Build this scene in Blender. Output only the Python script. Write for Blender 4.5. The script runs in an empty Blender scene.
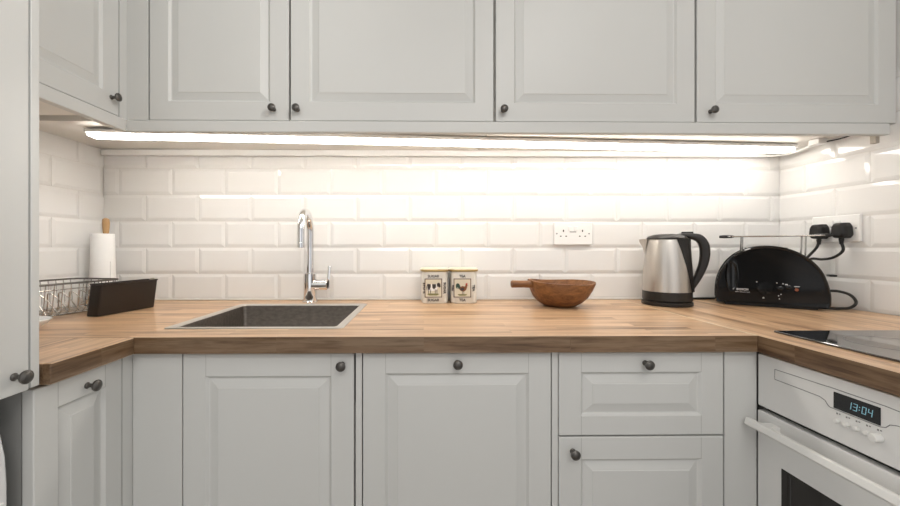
import bpy, bmesh, math, random
from mathutils import Vector, Matrix
random.seed(7)
S = bpy.context.scene
COL = S.collection
PI = math.pi

# ------------------------------------------------------------------ materials
def mat(name):
    m = bpy.data.materials.new(name); m.use_nodes = True
    nt = m.node_tree
    return m, nt, nt.nodes['Principled BSDF']

def N(nt, kind, **kw):
    n = nt.nodes.new(kind)
    for k, v in kw.items():
        if k in n.inputs: n.inputs[k].default_value = v
        else: setattr(n, k, v)
    return n

def simple(name, col, rough=.5, metal=0., var=.03, scale=18., emis=None, estr=0., bump=0., coat=0., spec=None):
    """plain procedural surface: base colour with faint noise variation"""
    m, nt, b = mat(name)
    tc = N(nt, 'ShaderNodeTexCoord')
    no = N(nt, 'ShaderNodeTexNoise', Scale=scale, Detail=3.)
    nt.links.new(tc.outputs['Object'], no.inputs['Vector'])
    mx = N(nt, 'ShaderNodeMix', data_type='RGBA')
    mx.inputs[6].default_value = (*[c*(1-var) for c in col], 1)
    mx.inputs[7].default_value = (*[min(1, c*(1+var)) for c in col], 1)
    nt.links.new(no.outputs['Fac'], mx.inputs[0])
    nt.links.new(mx.outputs[2], b.inputs['Base Color'])
    b.inputs['Roughness'].default_value = rough
    b.inputs['Metallic'].default_value = metal
    b.inputs['Coat Weight'].default_value = coat
    if spec is not None: b.inputs['Specular IOR Level'].default_value = spec
    if emis:
        b.inputs['Emission Color'].default_value = (*emis, 1)
        b.inputs['Emission Strength'].default_value = estr
    if bump:
        bp = N(nt, 'ShaderNodeBump', Strength=bump, Distance=.002)
        nt.links.new(no.outputs['Fac'], bp.inputs['Height'])
        nt.links.new(bp.outputs['Normal'], b.inputs['Normal'])
    return m

def wood_worktop(name, rot, k=1., sat=1.):
    """butcher-block laminate: staves with own tone and streaky grain along X (or Y when rot)"""
    m, nt, b = mat(name)
    L = nt.links.new
    tc = N(nt, 'ShaderNodeTexCoord')
    mp = N(nt, 'ShaderNodeMapping'); mp.inputs['Rotation'].default_value = (0, 0, rot)
    L(tc.outputs['Object'], mp.inputs['Vector'])
    br = N(nt, 'ShaderNodeTexBrick', offset=.37, offset_frequency=2)
    br.inputs['Color1'].default_value = (0, 0, 0, 1); br.inputs['Color2'].default_value = (1, 1, 1, 1)
    br.inputs['Mortar'].default_value = (.35, .35, .35, 1)
    br.inputs['Scale'].default_value = 1.; br.inputs['Mortar Size'].default_value = .0005
    br.inputs['Brick Width'].default_value = .33; br.inputs['Row Height'].default_value = .041
    L(mp.outputs[0], br.inputs['Vector'])
    st = N(nt, 'ShaderNodeMapping'); st.inputs['Scale'].default_value = (2.2, 34, 34)
    L(mp.outputs[0], st.inputs['Vector'])
    # shift the grain per stave
    add = N(nt, 'ShaderNodeVectorMath', operation='MULTIPLY_ADD')
    add.inputs[1].default_value = (1.6, 1.6, 1.6); L(br.outputs['Color'], add.inputs[0]); L(st.outputs[0], add.inputs[2])
    n1 = N(nt, 'ShaderNodeTexNoise', Scale=1., Detail=6., Roughness=.6, Distortion=.35)
    L(add.outputs[0], n1.inputs['Vector'])
    n2 = N(nt, 'ShaderNodeTexNoise', Scale=4.2, Detail=4., Roughness=.65)
    L(add.outputs[0], n2.inputs['Vector'])
    cr = N(nt, 'ShaderNodeValToRGB')
    e = cr.color_ramp.elements
    e[0].position = .33; e[0].color = (.235, .120, .056, 1)
    e[1].position = .60; e[1].color = (.690, .480, .305, 1)
    x = e.new(.45); x.color = (.545, .340, .190, 1)
    L(n1.outputs['Fac'], cr.inputs['Fac'])
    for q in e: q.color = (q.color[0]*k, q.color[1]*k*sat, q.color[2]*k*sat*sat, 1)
    mx = N(nt, 'ShaderNodeMix', data_type='RGBA', blend_type='MULTIPLY')
    mx.inputs[0].default_value = 1.
    L(cr.outputs['Color'], mx.inputs[6])
    tr = N(nt, 'ShaderNodeValToRGB')
    tr.color_ramp.elements[0].color = (.86, .84, .81, 1); tr.color_ramp.elements[1].color = (1.10, 1.10, 1.10, 1)
    L(br.outputs['Color'], tr.inputs['Fac'])
    L(tr.outputs['Color'], mx.inputs[7])
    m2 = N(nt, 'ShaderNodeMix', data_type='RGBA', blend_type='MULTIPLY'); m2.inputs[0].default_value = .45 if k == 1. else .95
    fr = N(nt, 'ShaderNodeValToRGB')
    fr.color_ramp.elements[0].position = .35; fr.color_ramp.elements[0].color = (.56, .50, .43, 1)
    fr.color_ramp.elements[1].position = .55; fr.color_ramp.elements[1].color = (1, 1, 1, 1)
    L(n2.outputs['Fac'], fr.inputs['Fac'])
    L(mx.outputs[2], m2.inputs[6]); L(fr.outputs['Color'], m2.inputs[7])
    L(m2.outputs[2], b.inputs['Base Color'])
    b.inputs['Roughness'].default_value = .31
    bp = N(nt, 'ShaderNodeBump', Strength=.05, Distance=.001)
    L(n2.outputs['Fac'], bp.inputs['Height']); L(bp.outputs['Normal'], b.inputs['Normal'])
    return m

def brushed(name, col, rough, sc, amt=.25):
    m, nt, b = mat(name)
    L = nt.links.new
    tc = N(nt, 'ShaderNodeTexCoord'); mp = N(nt, 'ShaderNodeMapping'); mp.inputs['Scale'].default_value = sc
    no = N(nt, 'ShaderNodeTexNoise', Scale=1., Detail=3.)
    L(tc.outputs['Object'], mp.inputs[0]); L(mp.outputs[0], no.inputs['Vector'])
    mx = N(nt, 'ShaderNodeMix', data_type='RGBA')
    mx.inputs[6].default_value = (*[c*(1-amt) for c in col], 1); mx.inputs[7].default_value = (*[min(1, c*(1+amt)) for c in col], 1)
    L(no.outputs['Fac'], mx.inputs[0]); L(mx.outputs[2], b.inputs['Base Color'])
    mr = N(nt, 'ShaderNodeMapRange'); mr.inputs[3].default_value = rough*.8; mr.inputs[4].default_value = rough*1.25
    L(no.outputs['Fac'], mr.inputs[0]); L(mr.outputs[0], b.inputs['Roughness'])
    b.inputs['Metallic'].default_value = 1.
    return m


def bowl_wood():
    m, nt, b = mat('carved_wood')
    L = nt.links.new
    tc = N(nt, 'ShaderNodeTexCoord'); mp = N(nt, 'ShaderNodeMapping'); mp.inputs['Scale'].default_value = (14, 60, 60)
    no = N(nt, 'ShaderNodeTexNoise', Scale=1., Detail=6., Roughness=.7, Distortion=.6)
    L(tc.outputs['Object'], mp.inputs[0]); L(mp.outputs[0], no.inputs['Vector'])
    cr = N(nt, 'ShaderNodeValToRGB'); e = cr.color_ramp.elements
    e[0].position = .3; e[0].color = (.085, .028, .008, 1); e[1].position = .7; e[1].color = (.34, .150, .050, 1)
    L(no.outputs['Fac'], cr.inputs[0]); L(cr.outputs[0], b.inputs['Base Color'])
    b.inputs['Roughness'].default_value = .5
    bp = N(nt, 'ShaderNodeBump', Strength=.25, Distance=.001); L(no.outputs['Fac'], bp.inputs['Height']); L(bp.outputs[0], b.inputs['Normal'])
    return m

M = {}
M['paint'] = simple('cabinet_paint', (.595, .598, .580), .40, var=.012, scale=6)
M['paint_lines'] = simple('door_joint_shade', (.36, .36, .34), .6)
M['carcass'] = simple('carcass_white', (.66, .65, .62), .5, var=.01)
M['underside'] = simple('cabinet_underside', (.78, .75, .70), .5, var=.01)
M['gap'] = simple('dark_gap', (.03, .03, .03), .8)
M['tile'] = simple('glazed_tile', (.775, .767, .75), .10, var=.015, scale=3.5, coat=.3)
M['grout'] = simple('grout', (.70, .685, .655), .85, var=.05, scale=60)
M['wall'] = simple('wall_paint', (.78, .77, .74), .9, var=.02)
M['floor'] = simple('floor_vinyl', (.38, .33, .28), .55, var=.12, scale=4)
M['ceil'] = simple('ceiling_paint', (.85, .85, .84), .9, var=.01)
M['woodx'] = wood_worktop('oak_worktop', 0)
M['edgex'] = wood_worktop('oak_edge_shaded', 0, .33, .97); M['edgey'] = wood_worktop('oak_edge_shaded_across', PI/2, .33, .97)  # darkened copies of the worktop wood, shade of the front edge in the colour
M['woody'] = wood_worktop('oak_worktop_across', PI/2)
M['pewter'] = simple('pewter', (.115, .108, .10), .38, metal=.75, var=.35, scale=90, bump=.2)
M['chrome'] = simple('chrome', (.80, .80, .81), .07, metal=1., var=.02)
M['steel_rim'] = brushed('sink_rim_steel', (.62, .60, .57), .30, (4, 90, 90), .08)
M['sink'] = brushed('sink_steel_shaded', (.24, .215, .19), .48, (60, 110, 110), .45)  # bowl steel darker than the rim, shade inside the bowl put in the colour
M['kettle_steel'] = brushed('kettle_steel', (.58, .545, .50), .34, (120, 120, 3), .10)
M['blackplastic'] = simple('black_plastic', (.010, .0095, .009), .40, var=.1, spec=.35)
M['kettle_black'] = simple('kettle_black_plastic', (.018, .016, .0145), .36, var=.1, spec=.4)
M['gloss'] = simple('gloss_black', (.005, .005, .005), .08, var=.1, spec=.35)
M['gloss_grey'] = simple('gloss_dark_grey', (.05, .05, .05), .2, var=.1)
M['rubber'] = simple('black_rubber', (.012, .0112, .0105), .5, var=.1, spec=.4)
M['brownblack'] = simple('brown_black_plastic', (.013, .0085, .0065), .40, var=.15, bump=.1)
M['wire'] = simple('chromed_wire', (.50, .49, .47), .22, metal=1.)
M['wire_dark'] = simple('dark_wire', (.12, .11, .10), .35, metal=.9)
M['paper'] = simple('paper', (.83, .825, .81), .95, var=.02, scale=70, bump=.3)
M['stick'] = simple('light_wood_stick', (.42, .25, .11), .55, var=.25, scale=40)
M['white'] = simple('white_plastic', (.82, .815, .80), .3, var=.01)
M['enamel'] = simple('white_enamel', (.74, .737, .722), .26, var=.01)
M['handle'] = simple('handle_white', (.76, .755, .73), .30, var=.01)
M['appliance'] = simple('appliance_white', (.70, .70, .70), .3, var=.01)
M['ceramic'] = simple('white_ceramic', (.84, .84, .83), .15, var=.01)
M['cream'] = simple('tin_cream', (.74, .715, .65), .30, var=.03, scale=30)
M['lid'] = simple('tin_lid_cream', (.76, .68, .52), .35, var=.03)
M['gold'] = simple('lid_gold', (.46, .33, .13), .30, metal=.6, var=.1)
M['ink'] = simple('ink_dark', (.045, .035, .035), .6)
M['inkbrown'] = simple('ink_brown', (.10, .045, .035), .6)
M['picture'] = simple('picture_cream', (.68, .63, .50), .5)
M['grass'] = simple('ink_olive', (.23, .22, .09), .6)
M['rust'] = simple('ink_rust', (.22, .085, .03), .6)
M['red'] = simple('ink_red', (.5, .05, .03), .6)
M['tailgreen'] = simple('ink_tail_green', (.03, .07, .05), .6)
M['bowl'] = bowl_wood()
M['glass'] = simple('hob_glass', (.006, .006, .007), .045, var=.05, spec=.9, coat=.5)
M['ovenglass'] = simple('oven_glass', (.010, .007, .005), .08, var=.1)
M['display'] = simple('display_black', (.012, .013, .015), .25)
M['digit'] = simple('clock_digits', (.10, .20, .24), .4, emis=(.42, .80, .92), estr=.30)
M['print'] = simple('white_print', (.7, .7, .7), .5)
M['amber'] = simple('amber_lens', (.22, .06, .025), .3)
M['greyprint'] = simple('grey_print', (.20, .20, .20), .5)
M['clip'] = simple('beige_clip', (.42, .38, .32), .6)
M['led'] = simple('led_diffuser', (1, .95, .88), .5, emis=(1., .950, .88), estr=17.)
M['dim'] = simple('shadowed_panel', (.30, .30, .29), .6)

# ------------------------------------------------------------------ mesh tools
def link(name, bm, m, parent=None, smooth=False, loc=None):
    me = bpy.data.meshes.new(name)
    bmesh.ops.recalc_face_normals(bm, faces=bm.faces)
    bm.to_mesh(me); bm.free()
    for k in (m if isinstance(m, (list, tuple)) else [m]): me.materials.append(k)
    if smooth:
        for p in me.polygons: p.use_smooth = True
        try: me.set_sharp_from_angle(angle=math.radians(38))
        except Exception: pass
    o = bpy.data.objects.new(name, me); COL.objects.link(o)
    if parent: o.parent = parent
    if loc is not None: o.location = loc
    return o

def tag(o, label, cat, group=None):
    o['label'] = label; o['category'] = cat
    if group: o['group'] = group
    return o

def thing(name, label, cat, loc=(0, 0, 0), rz=0, group=None):
    o = bpy.data.objects.new(name, None); COL.objects.link(o)
    o.location = loc; o.rotation_euler = (0, 0, rz); o.empty_display_size = .05
    return tag(o, label, cat, group)

def struct(name, bm, m, parent=None):
    o = link(name, bm, m, parent)
    if not parent: o['kind'] = 'structure'
    return o

def copy_tree(o, parent=None):
    c = o.copy(); COL.objects.link(c)
    if parent: c.parent = parent
    for ch in list(o.children): copy_tree(ch, c)
    return c

def box(bm, x0, x1, y0, y1, z0, z1, bev=0., seg=2, mi=0):
    vs = [bm.verts.new((x, y, z)) for x in (x0, x1) for y in (y0, y1) for z in (z0, z1)]
    idx = [(0, 1, 3, 2), (4, 6, 7, 5), (0, 4, 5, 1), (2, 3, 7, 6), (0, 2, 6, 4), (1, 5, 7, 3)]
    fs = [bm.faces.new([vs[i] for i in f]) for f in idx]
    bmesh.ops.recalc_face_normals(bm, faces=fs)
    for f in fs: f.material_index = mi
    if bev:
        es = list({e for f in fs for e in f.edges})
        r = bmesh.ops.bevel(bm, geom=es, offset=bev, segments=seg, profile=.5, affect='EDGES')
        for f in r['faces']: f.material_index = mi
    return vs

def BX(*a, **k):
    bm = bmesh.new(); box(bm, *a, **k); return bm

def lathe(bm, prof, seg=40, mtx=None, mi=0):
    """revolve (r,z) profile round Z"""
    mtx = mtx or Matrix()
    rings = []
    for r, z in prof:
        if r < 1e-6: rings.append([bm.verts.new(mtx @ Vector((0, 0, z)))])
        else: rings.append([bm.verts.new(mtx @ Vector((r*math.cos(2*PI*i/seg), r*math.sin(2*PI*i/seg), z))) for i in range(seg)])
    for a, b in zip(rings, rings[1:]):
        for i in range(seg):
            j = (i+1) % seg
            if len(a) == 1 and len(b) == 1: continue
            if len(a) == 1: f = bm.faces.new((a[0], b[j], b[i]))
            elif len(b) == 1: f = bm.faces.new((a[i], a[j], b[0]))
            else: f = bm.faces.new((a[i], a[j], b[j], b[i]))
            f.material_index = mi

def smoothpts(pts, n=6):
    """Catmull-Rom through pts"""
    P = [Vector(p) for p in pts]
    P = [P[0]*2-P[1]] + P + [P[-1]*2-P[-2]]
    out = []
    for i in range(1, len(P)-2):
        a, b, c, d = P[i-1:i+3]
        for k in range(n):
            t = k/n
            out.append(.5*((2*b)+(c-a)*t+(2*a-5*b+4*c-d)*t*t+(3*b-a-3*c+d)*t**3))
    out.append(P[-2]); return out

def tube(bm, pts, r, seg=10, closed=False, mi=0, rs=None):
    P = [Vector(p) for p in pts]; n = len(P)
    up = None; rings = []
    for i in range(n):
        a = P[i-1] if (i or closed) else P[i]; b = P[(i+1) % n] if (i < n-1 or closed) else P[i]
        t = (b-a).normalized()
        if up is None:
            up = Vector((0, 0, 1)) if abs(t.z) < .9 else Vector((1, 0, 0))
        u = (up - t*up.dot(t)).normalized(); v = t.cross(u); up = u
        q = rs[i] if rs else r
        rings.append([bm.verts.new(P[i]+q*(math.cos(2*PI*k/seg)*u+math.sin(2*PI*k/seg)*v)) for k in range(seg)])
    rng = range(n) if closed else range(n-1)
    for i in rng:
        a, b = rings[i], rings[(i+1) % n]
        for k in range(seg):
            f = bm.faces.new((a[k], a[(k+1) % seg], b[(k+1) % seg], b[k])); f.material_index = mi
    if not closed:
        for q in (rings[0], rings[-1]):
            f = bm.faces.new(q); f.material_index = mi

def loft(bm, rings, cap0=True, cap1=True, mi=0):
    R = [[bm.verts.new(p) for p in r] for r in rings]
    n = len(R[0])
    for a, b in zip(R, R[1:]):
        for k in range(n):
            f = bm.faces.new((a[k], a[(k+1) % n], b[(k+1) % n], b[k])); f.material_index = mi
    if cap0: bm.faces.new(R[0]).material_index = mi
    if cap1: bm.faces.new(list(reversed(R[-1]))).material_index = mi

def rrect(x0, x1, y0, y1, r, z, seg=5):
    out = []
    for cx, cy, a0 in ((x1-r, y1-r, 0), (x0+r, y1-r, PI/2), (x0+r, y0+r, PI), (x1-r, y0+r, 1.5*PI)):
        for i in range(seg+1):
            a = a0 + PI/2*i/seg
            out.append(Vector((cx+r*math.cos(a), cy+r*math.sin(a), z)))
    return out

def superell(a, b, n, z, seg=48):
    out = []
    for i in range(seg):
        t = 2*PI*i/seg; c, s = math.cos(t), math.sin(t)
        out.append(Vector((a*math.copysign(abs(c)**(2/n), c), b*math.copysign(abs(s)**(2/n), s), z)))
    return out

def poly(bm, pts, mtx, mi=0):
    f = bm.faces.new([bm.verts.new(mtx @ Vector((x, 0, z))) for x, z in pts]); f.material_index = mi
    return f

def text_bm(txt, size, mtx, depth=.0004, bold=0.):
    cu = bpy.data.curves.new('t', 'FONT'); cu.body = txt; cu.size = size
    cu.align_x = 'CENTER'; cu.align_y = 'CENTER'; cu.extrude = depth; cu.offset = bold; cu.resolution_u = 3
    o = bpy.data.objects.new('t', cu); COL.objects.link(o)
    bpy.context.view_layer.update()
    dg = bpy.context.evaluated_depsgraph_get()
    me = bpy.data.meshes.new_from_object(o.evaluated_get(dg))
    bm = bmesh.new(); bm.from_mesh(me)
    bpy.data.objects.remove(o); bpy.data.curves.remove(cu); bpy.data.meshes.remove(me)
    # font lies in XY; stand it up to face -Y
    bm.transform(mtx @ Matrix.Rotation(PI/2, 4, 'X'))
    return bm

def merge(dst, src):
    me = bpy.data.meshes.new('tmp'); src.to_mesh(me); src.free(); dst.from_mesh(me); bpy.data.meshes.remove(me)

# ------------------------------------------------------------------ key positions (metres; camera over x=0,y=0)
YW = 1.485                      # tiled back wall face
XL = -1.211                     # tiled left wall face
def xr(y): return 1.377 + (1.485-y)*.035     # right wall is not quite square
CT = .900; CB = .8635           # worktop top / underside
YE = .870                       # back run worktop front edge
YD = .890                       # back run door faces
XLE, XRE = -.643, .757          # worktop front edges of the side runs
XLD, XRD = -.662, .772          # door / oven faces of the side runs
YU = 1.122                      # upper door faces
XU = -.850                      # left upper door face

# ------------------------------------------------------------------ room shell
struct('floor', BX(-1.6, 1.8, -2.6, 1.6, -.05, 0), M['floor'])
struct('ceiling', BX(-1.6, 1.8, -2.6, 1.6, 2.42, 2.47), M['ceil'])
TB = .010                       # tile + bed thickness
w_back = struct('wall_back', BX(-1.5, 1.75, YW+TB, YW+TB+.1, 0, 2.42), M['wall'])
w_left = struct('wall_left', BX(XL-TB-.1, XL-TB, -.12, YW+TB, 0, 2.42), M['wall'])
bm = bmesh.new()
def rw(y, off): return xr(y)+off
pts = [(rw(.05, TB), .05), (rw(YW+TB, TB), YW+TB), (rw(YW+TB, TB)+.1, YW+TB), (rw(.05, TB)+.1, .05)]
loft(bm, [[Vector((x, y, z)) for x, y in pts] for z in (0, 2.42)])
w_right = struct('wall_right', bm, M['wall'])

def tiling(u0, u1, z0, z1, joint, parent, fn, name='metro_tiles'):
    """bevelled brick-bond tiles on a grout bed; fn maps (u along wall, depth out of wall, z)"""
    bm = bmesh.new()
    def q(a, mi):
        f = bm.faces.new([bm.verts.new(fn(*p)) for p in a]); f.material_index = mi
    q([(u0, -.0034, z0), (u1, -.0034, z0), (u1, -.0034, z1), (u0, -.0034, z1)], 1)
    rows = int(math.ceil((z1-CT)/.1))
    for r in range(rows):
        a, b = CT+.1*r+.001, min(CT+.1*(r+1)-.001, z1)
        x = joint + (.1 if r % 2 else 0)
        while x > u0: x -= .2
        while x < u1:
            l, h = max(x+.001, u0), min(x+.199, u1); x += .2
            if h-l < .004: continue
            bw = .0115; bl = bw if l > u0 else 0; bh = bw if h < u1 else 0
            bt = bw if b < z1-.0005 else 0
            tilt = random.uniform(-.00025, .00025); til2 = random.uniform(-.0002, .0002)
            o = [(l, -.0034, a), (h, -.0034, a), (h, -.0034, b), (l, -.0034, b)]
            e = [(l, -.0025, a), (h, -.0025, a), (h, -.0025, b), (l, -.0025, b)]
            if h-l-bl-bh < .004 or b-a-bw-bt < .004:
                q(e, 0); continue
            i = [(l+bl, tilt, a+bw), (h-bh, -tilt, a+bw), (h-bh, til2, b-bt), (l+bl, -til2, b-bt)]
            for k in range(4):
                q([o[k], o[(k+1) % 4], e[(k+1) % 4], e[k]], 0)
                q([e[k], e[(k+1) % 4], i[(k+1) % 4], i[k]], 0)
            q(i, 0)
    me = bpy.data.meshes.new(name); bm.to_mesh(me); bm.free()
    me.materials.append(M['tile']); me.materials.append(M['grout'])
    o = bpy.data.objects.new(name, me); COL.objects.link(o); o.parent = parent
    return o
ZT = 1.62
tiling(XL, 1.377, CT-.03, ZT, -.757, w_back, lambda u, d, z: (u, YW-d, z))
tiling(-.10, YW, CT-.03, ZT, 1.28, w_left, lambda u, d, z: (XL+d, u, z))
tiling(.055, YW, CT-.03, ZT, 1.19, w_right, lambda u, d, z: (xr(u)-d, u, z))
# silicone bead where worktop meets tiles
struct('trim_1', BX(XL+.001, 1.375, YW-.006, YW-.0005, CT+.0005, CT+.007, bev=.002), M['grout'])

# ------------------------------------------------------------------ door / drawer fronts
def front_bm(w, h, t=.019, frame=.052, top=None, bot=None, lines=True):
    """framed raised-panel front, centred in x, z from 0, face at y=0 looking to -y, back at y=t"""
    top = top or frame; bot = bot or frame
    bm = bmesh.new()
    def ring(l, b, tt, y):
        x0, x1, z0, z1 = -w/2+l, w/2-l, b, h-tt
        return [Vector((x0, y, z0)), Vector((x1, y, z0)), Vector((x1, y, z1)), Vector((x0, y, z1))]
    seq = [(0, 0, 0, t), (0, 0, 0, .0015), (.0015, .0015, .0015, 0), (frame-.001, bot-.001, top-.001, 0), (frame, bot, top, .0012),
           (frame+.004, bot+.004, top+.004, .0060), (frame+.0065, bot+.0065, top+.0065, .0066),
           (frame+.026, bot+.026, top+.026, .0018), (frame+.0268, bot+.0268, top+.0268, .0008), (frame+.029, bot+.029, top+.029, .0006)]
    R = [[bm.verts.new(p) for p in ring(*s)] for s in seq]
    for a, b in zip(R, R[1:]):
        for k in range(4):
            bm.faces.new((a[k], a[(k+1) % 4], b[(k+1) % 4], b[k]))
    bm.faces.new(R[-1]); bm.faces.new(list(reversed(R[0])))
    if lines:
        for s in (-1, 1):            # fine joint between stile and rail
            x = s*(w/2-frame)
            box(bm, x-.00045, x+.00045, -.0001, .0004, .002, bot, mi=1)
            box(bm, x-.00045, x+.00045, -.0001, .0004, h-top, h-.002, mi=1)
    return bm

ENERY = [(.0, .0), (.0075, 0), (.0078, .0015), (.0052, .004), (.0046, .010), (.0050, .0145), (.0085, .0170), (.0125, .0195), (.0136, .0225), (.0132, .0250),
         (.0112, .0265), (.0105, .0262), (.0098, .0272), (.0060, .0288), (.0, .0292)]
def knob_on(door, x, z):
    bm = bmesh.new(); lathe(bm, ENERY, 24, Matrix.Rotation(PI/2, 4, 'X'))
    o = link('knob', bm, M['pewter'], door, smooth=True, loc=(x, -.0002, z)); o.scale = (.82, .86, .82)
    return o

def front(parent, name, x, y, z, w, h, rz=0, knob=None, **k):
    d = link(name, front_bm(w, h, **k), [M['paint'], M['paint_lines']], parent)
    d.location = (x, y, z); d.rotation_euler = (0, 0, rz)
    if knob: knob_on(d, *knob)
    return d
# ------------------------------------------------------------------ upper cabinets, back wall
ZU0, ZU1 = 1.4655, 2.20
spec = [(-.787, -.389, 'narrow wall cabinet door at the left, knob at its bottom right corner', .157),
        (-.3845, .2025, 'wide wall cabinet over the tap and the tins, second along the back wall', -.272),
        (.2075, .7915, 'wide wall cabinet over the wooden bowl and wall socket, knob low on left', -.27),
        (.7965, 1.3885, 'wide wall cabinet in the right corner above kettle and toaster', -.257)]
for x0, x1, lab, kx in spec:
    cx = (x0+x1)/2
    x1c = min(x1, xr(YW)-.003)
    t = thing('wall_cabinet', lab, 'cabinet', (cx, YU, ZU0), 0, 'grey painted wall cabinets along the back wall')
    link('carcass', BX(x0-cx-.001, x1c-cx+.001, .0215, YW-YU-.0015, .002, ZU1-ZU0), M['underside'], t)
    front(t, 'door', 0, 0, 0, x1-x0-.0015, ZU1-ZU0, knob=(kx, .031), frame=.054, lines=False)
# corner unit with its two filler strips
t = thing('corner_wall_cabinet', 'plain corner filler strips between left and back wall cabinets', 'cabinet', (-1.0, 1.3, ZU0))
link('carcass', BX(XL+.002+1.0, -.791+1.0, 1.146-1.3, YW-.002-1.3, .004, ZU1-ZU0), M['underside'], t)
link('filler_strip', BX(XU+1.0, -.7905+1.0, YU-1.3, YU+.018-1.3, 0, ZU1-ZU0), M['paint'], t)
link('filler_strip', BX(XU-.018+1.0, XU-.0002+1.0, 1.0955-1.3, YU+.018-1.3, 0, ZU1-ZU0), M['paint'], t)
# light pelmet under the back run
bm = bmesh.new()
box(bm, XU-.001, xr(YU)-.024, YU-.004, YU+.016, 1.4305, ZU0-.0015, bev=.003)
t = tag(link('pelmet', bm, M['paint']), 'long grey pelmet strip below the back wall cabinet doors', 'pelmet')
link('mounting_clip', BX(1.348, 1.360, 1.140, 1.156, 1.412, ZU0+.003, bev=.001), M['clip'], t)
# left upper cabinet (door faces +x)
t = thing('side_wall_cabinet', 'wall cabinet on the left wall, its door seen at a slant', 'cabinet', (XU, .890, ZU0))
link('carcass', BX(XL+.002-XU, -.0215, -.205, .204, .003, ZU1-ZU0), M['underside'], t)
d = front(t, 'door', 0, 0, 0, .404, ZU1-ZU0, rz=PI/2, knob=(.176, .043), frame=.054, lines=False)
bm = BX(XU-.018, XU+.003, .673, YU-.0055, 1.4305, ZU0-.0015, bev=.003)
box(bm, XU-.045, XU-.016, .69, 1.09, 1.455, ZU0+.0025)
tag(link('pelmet', bm, M['paint']), 'short pelmet strip under the left wall cabinet, beside the tall unit', 'pelmet')

# ------------------------------------------------------------------ tall unit on the left and appliance beneath
XT = -.6552
t = thing('tall_cabinet', 'tall grey cabinet at the left edge with knob low on its door', 'cabinet', (XT, .36, .866))
link('carcass', BX(XL+.003-XT, -.021, -.285, .2945, .003, 1.40), M['carcass'], t)
link('side_panel', BX(XL+.003-XT, .0005, .2955, .3095, .0, 1.40, bev=.001), M['paint'], t)
front(t, 'door', 0, .004, -.002, .578, 1.40, rz=PI/2, knob=(.2645, .029), frame=.056)
t = thing('washing_machine', 'white appliance with curved front under the tall cabinet, bottom left', 'appliance', (-.96, .36, 0))
bm = bmesh.new()
prof = [(-.235, .002), (.262, .002), (.280, .08), (.2855, .20), (.2860, .50), (.2855, .72), (.2825, .765), (.275, .80), (.261, .829), (.240, .845), (.20, .850), (-.235, .850)]
bm2 = [[Vector((x, y, z)) for x, z in prof] for y in (-.28, -.275, .275, .28)]
for k in (0, 3):
    for v in bm2[k]: v.x = v.x*.985; v.z = .42+(v.z-.42)*.99
loft(bm, bm2)
link('body', bm, M['appliance'], t, smooth=True)
bm = bmesh.new(); tube(bm, [(.2858, y, .690) for y in (-.27, 0, .27)], .0022, 6)
link('fascia_seam', bm, M['white'], t)

# ------------------------------------------------------------------ base cabinets
Zd0, Zd1 = .105, .8575
def base_carcass(t, x0, x1, y0, y1, ox, oy, top=CB-.002):
    bm = bmesh.new(); box(bm, x0-ox, x1-ox, y0-oy, y1-oy, .10, top)
    link('carcass', bm, M['carcass'], t)
    return t
def plinth(t, x0, x1, y0, y1): link('plinth', BX(x0, x1, y0, y1, 0, .098), M['paint'], t)
# back run
t = thing('sink_cabinet', 'base cabinet under the sink, knob at top right of its door', 'cabinet', (-.354, YD, 0))
base_carcass(t, -.549, -.1585, YD+.0215, YW-.003, -.354, YD, .735)
plinth(t, -.19, .19, .06, .08)
front(t, 'door', -.0005, 0, Zd0, .388, Zd1-Zd0, knob=(.168, .728), frame=.052)
t = thing('base_cabinet', 'middle base cabinet with knob at top centre of its door, below the tins', 'cabinet', (.0765, YD, 0))
base_carcass(t, -.1405, .2935, YD+.0215, YW-.003, .0765, YD)
plinth(t, -.21, .21, .06, .08)
front(t, 'door', 0, 0, Zd0, .4325, Zd1-Zd0, knob=(0, .731), frame=.052, top=.047)
for s, lab in ((-.2257, None), (.2257, None)):
    link('side_panel', BX(s-.0068, s+.0068, .002, .58, .10, Zd1+.002), M['paint'], t)
t = thing('drawer_cabinet', 'base cabinet with one drawer above a door, below the wooden bowl', 'cabinet', (.5025, YD, 0))
base_carcass(t, .3125, .6945, YD+.0215, YW-.003, .5025, YD)
plinth(t, -.19, .19, .06, .08)
front(t, 'drawer', 0, 0, .6665, .383, Zd1-.6665, knob=(.008, .167), frame=.052, top=.046, bot=.045)
front(t, 'door', 0, 0, Zd0, .383, .6625-Zd0, knob=(-.160, .526), frame=.052)
# corner fillers
t = thing('corner_base_cabinet', 'blank grey corner panels left of the sink cabinet', 'cabinet', (-.9, 1.2, 0))
base_carcass(t, XL+.003, -.69, YD+.0215, YW-.003, -.9, 1.2)
link('plinth', BX(-.66+.9, -.55+.9, YD+.05-1.2, YD+.07-1.2, 0, .101), M['paint'], t)
link('filler_panel', BX(-.6605+.9, -.5505+.9, YD-.0002-1.2, YD+.018-1.2, .10, Zd1+.003), M['paint'], t)
link('filler_panel', BX(XLD-.018+.9, XLD+.9, .8615-1.2, YD+.018-1.2, .10, Zd1+.003), M['paint'], t)
t = thing('corner_filler_panel', 'blank grey filler panel between the drawer cabinet and the oven', 'panel', (.735, YD, 0))
link('plinth', BX(.6965-.735, .7715-.735, .05, .07, 0, .101), M['paint'], t)
link('panel', BX(.6965-.735, .7715-.735, 0, .018, .10, Zd1+.003), M['paint'], t)
link('carcass', BX(.700-.735, .770-.735, .0195, .56, .10, CB-.003), M['carcass'], t)
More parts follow.
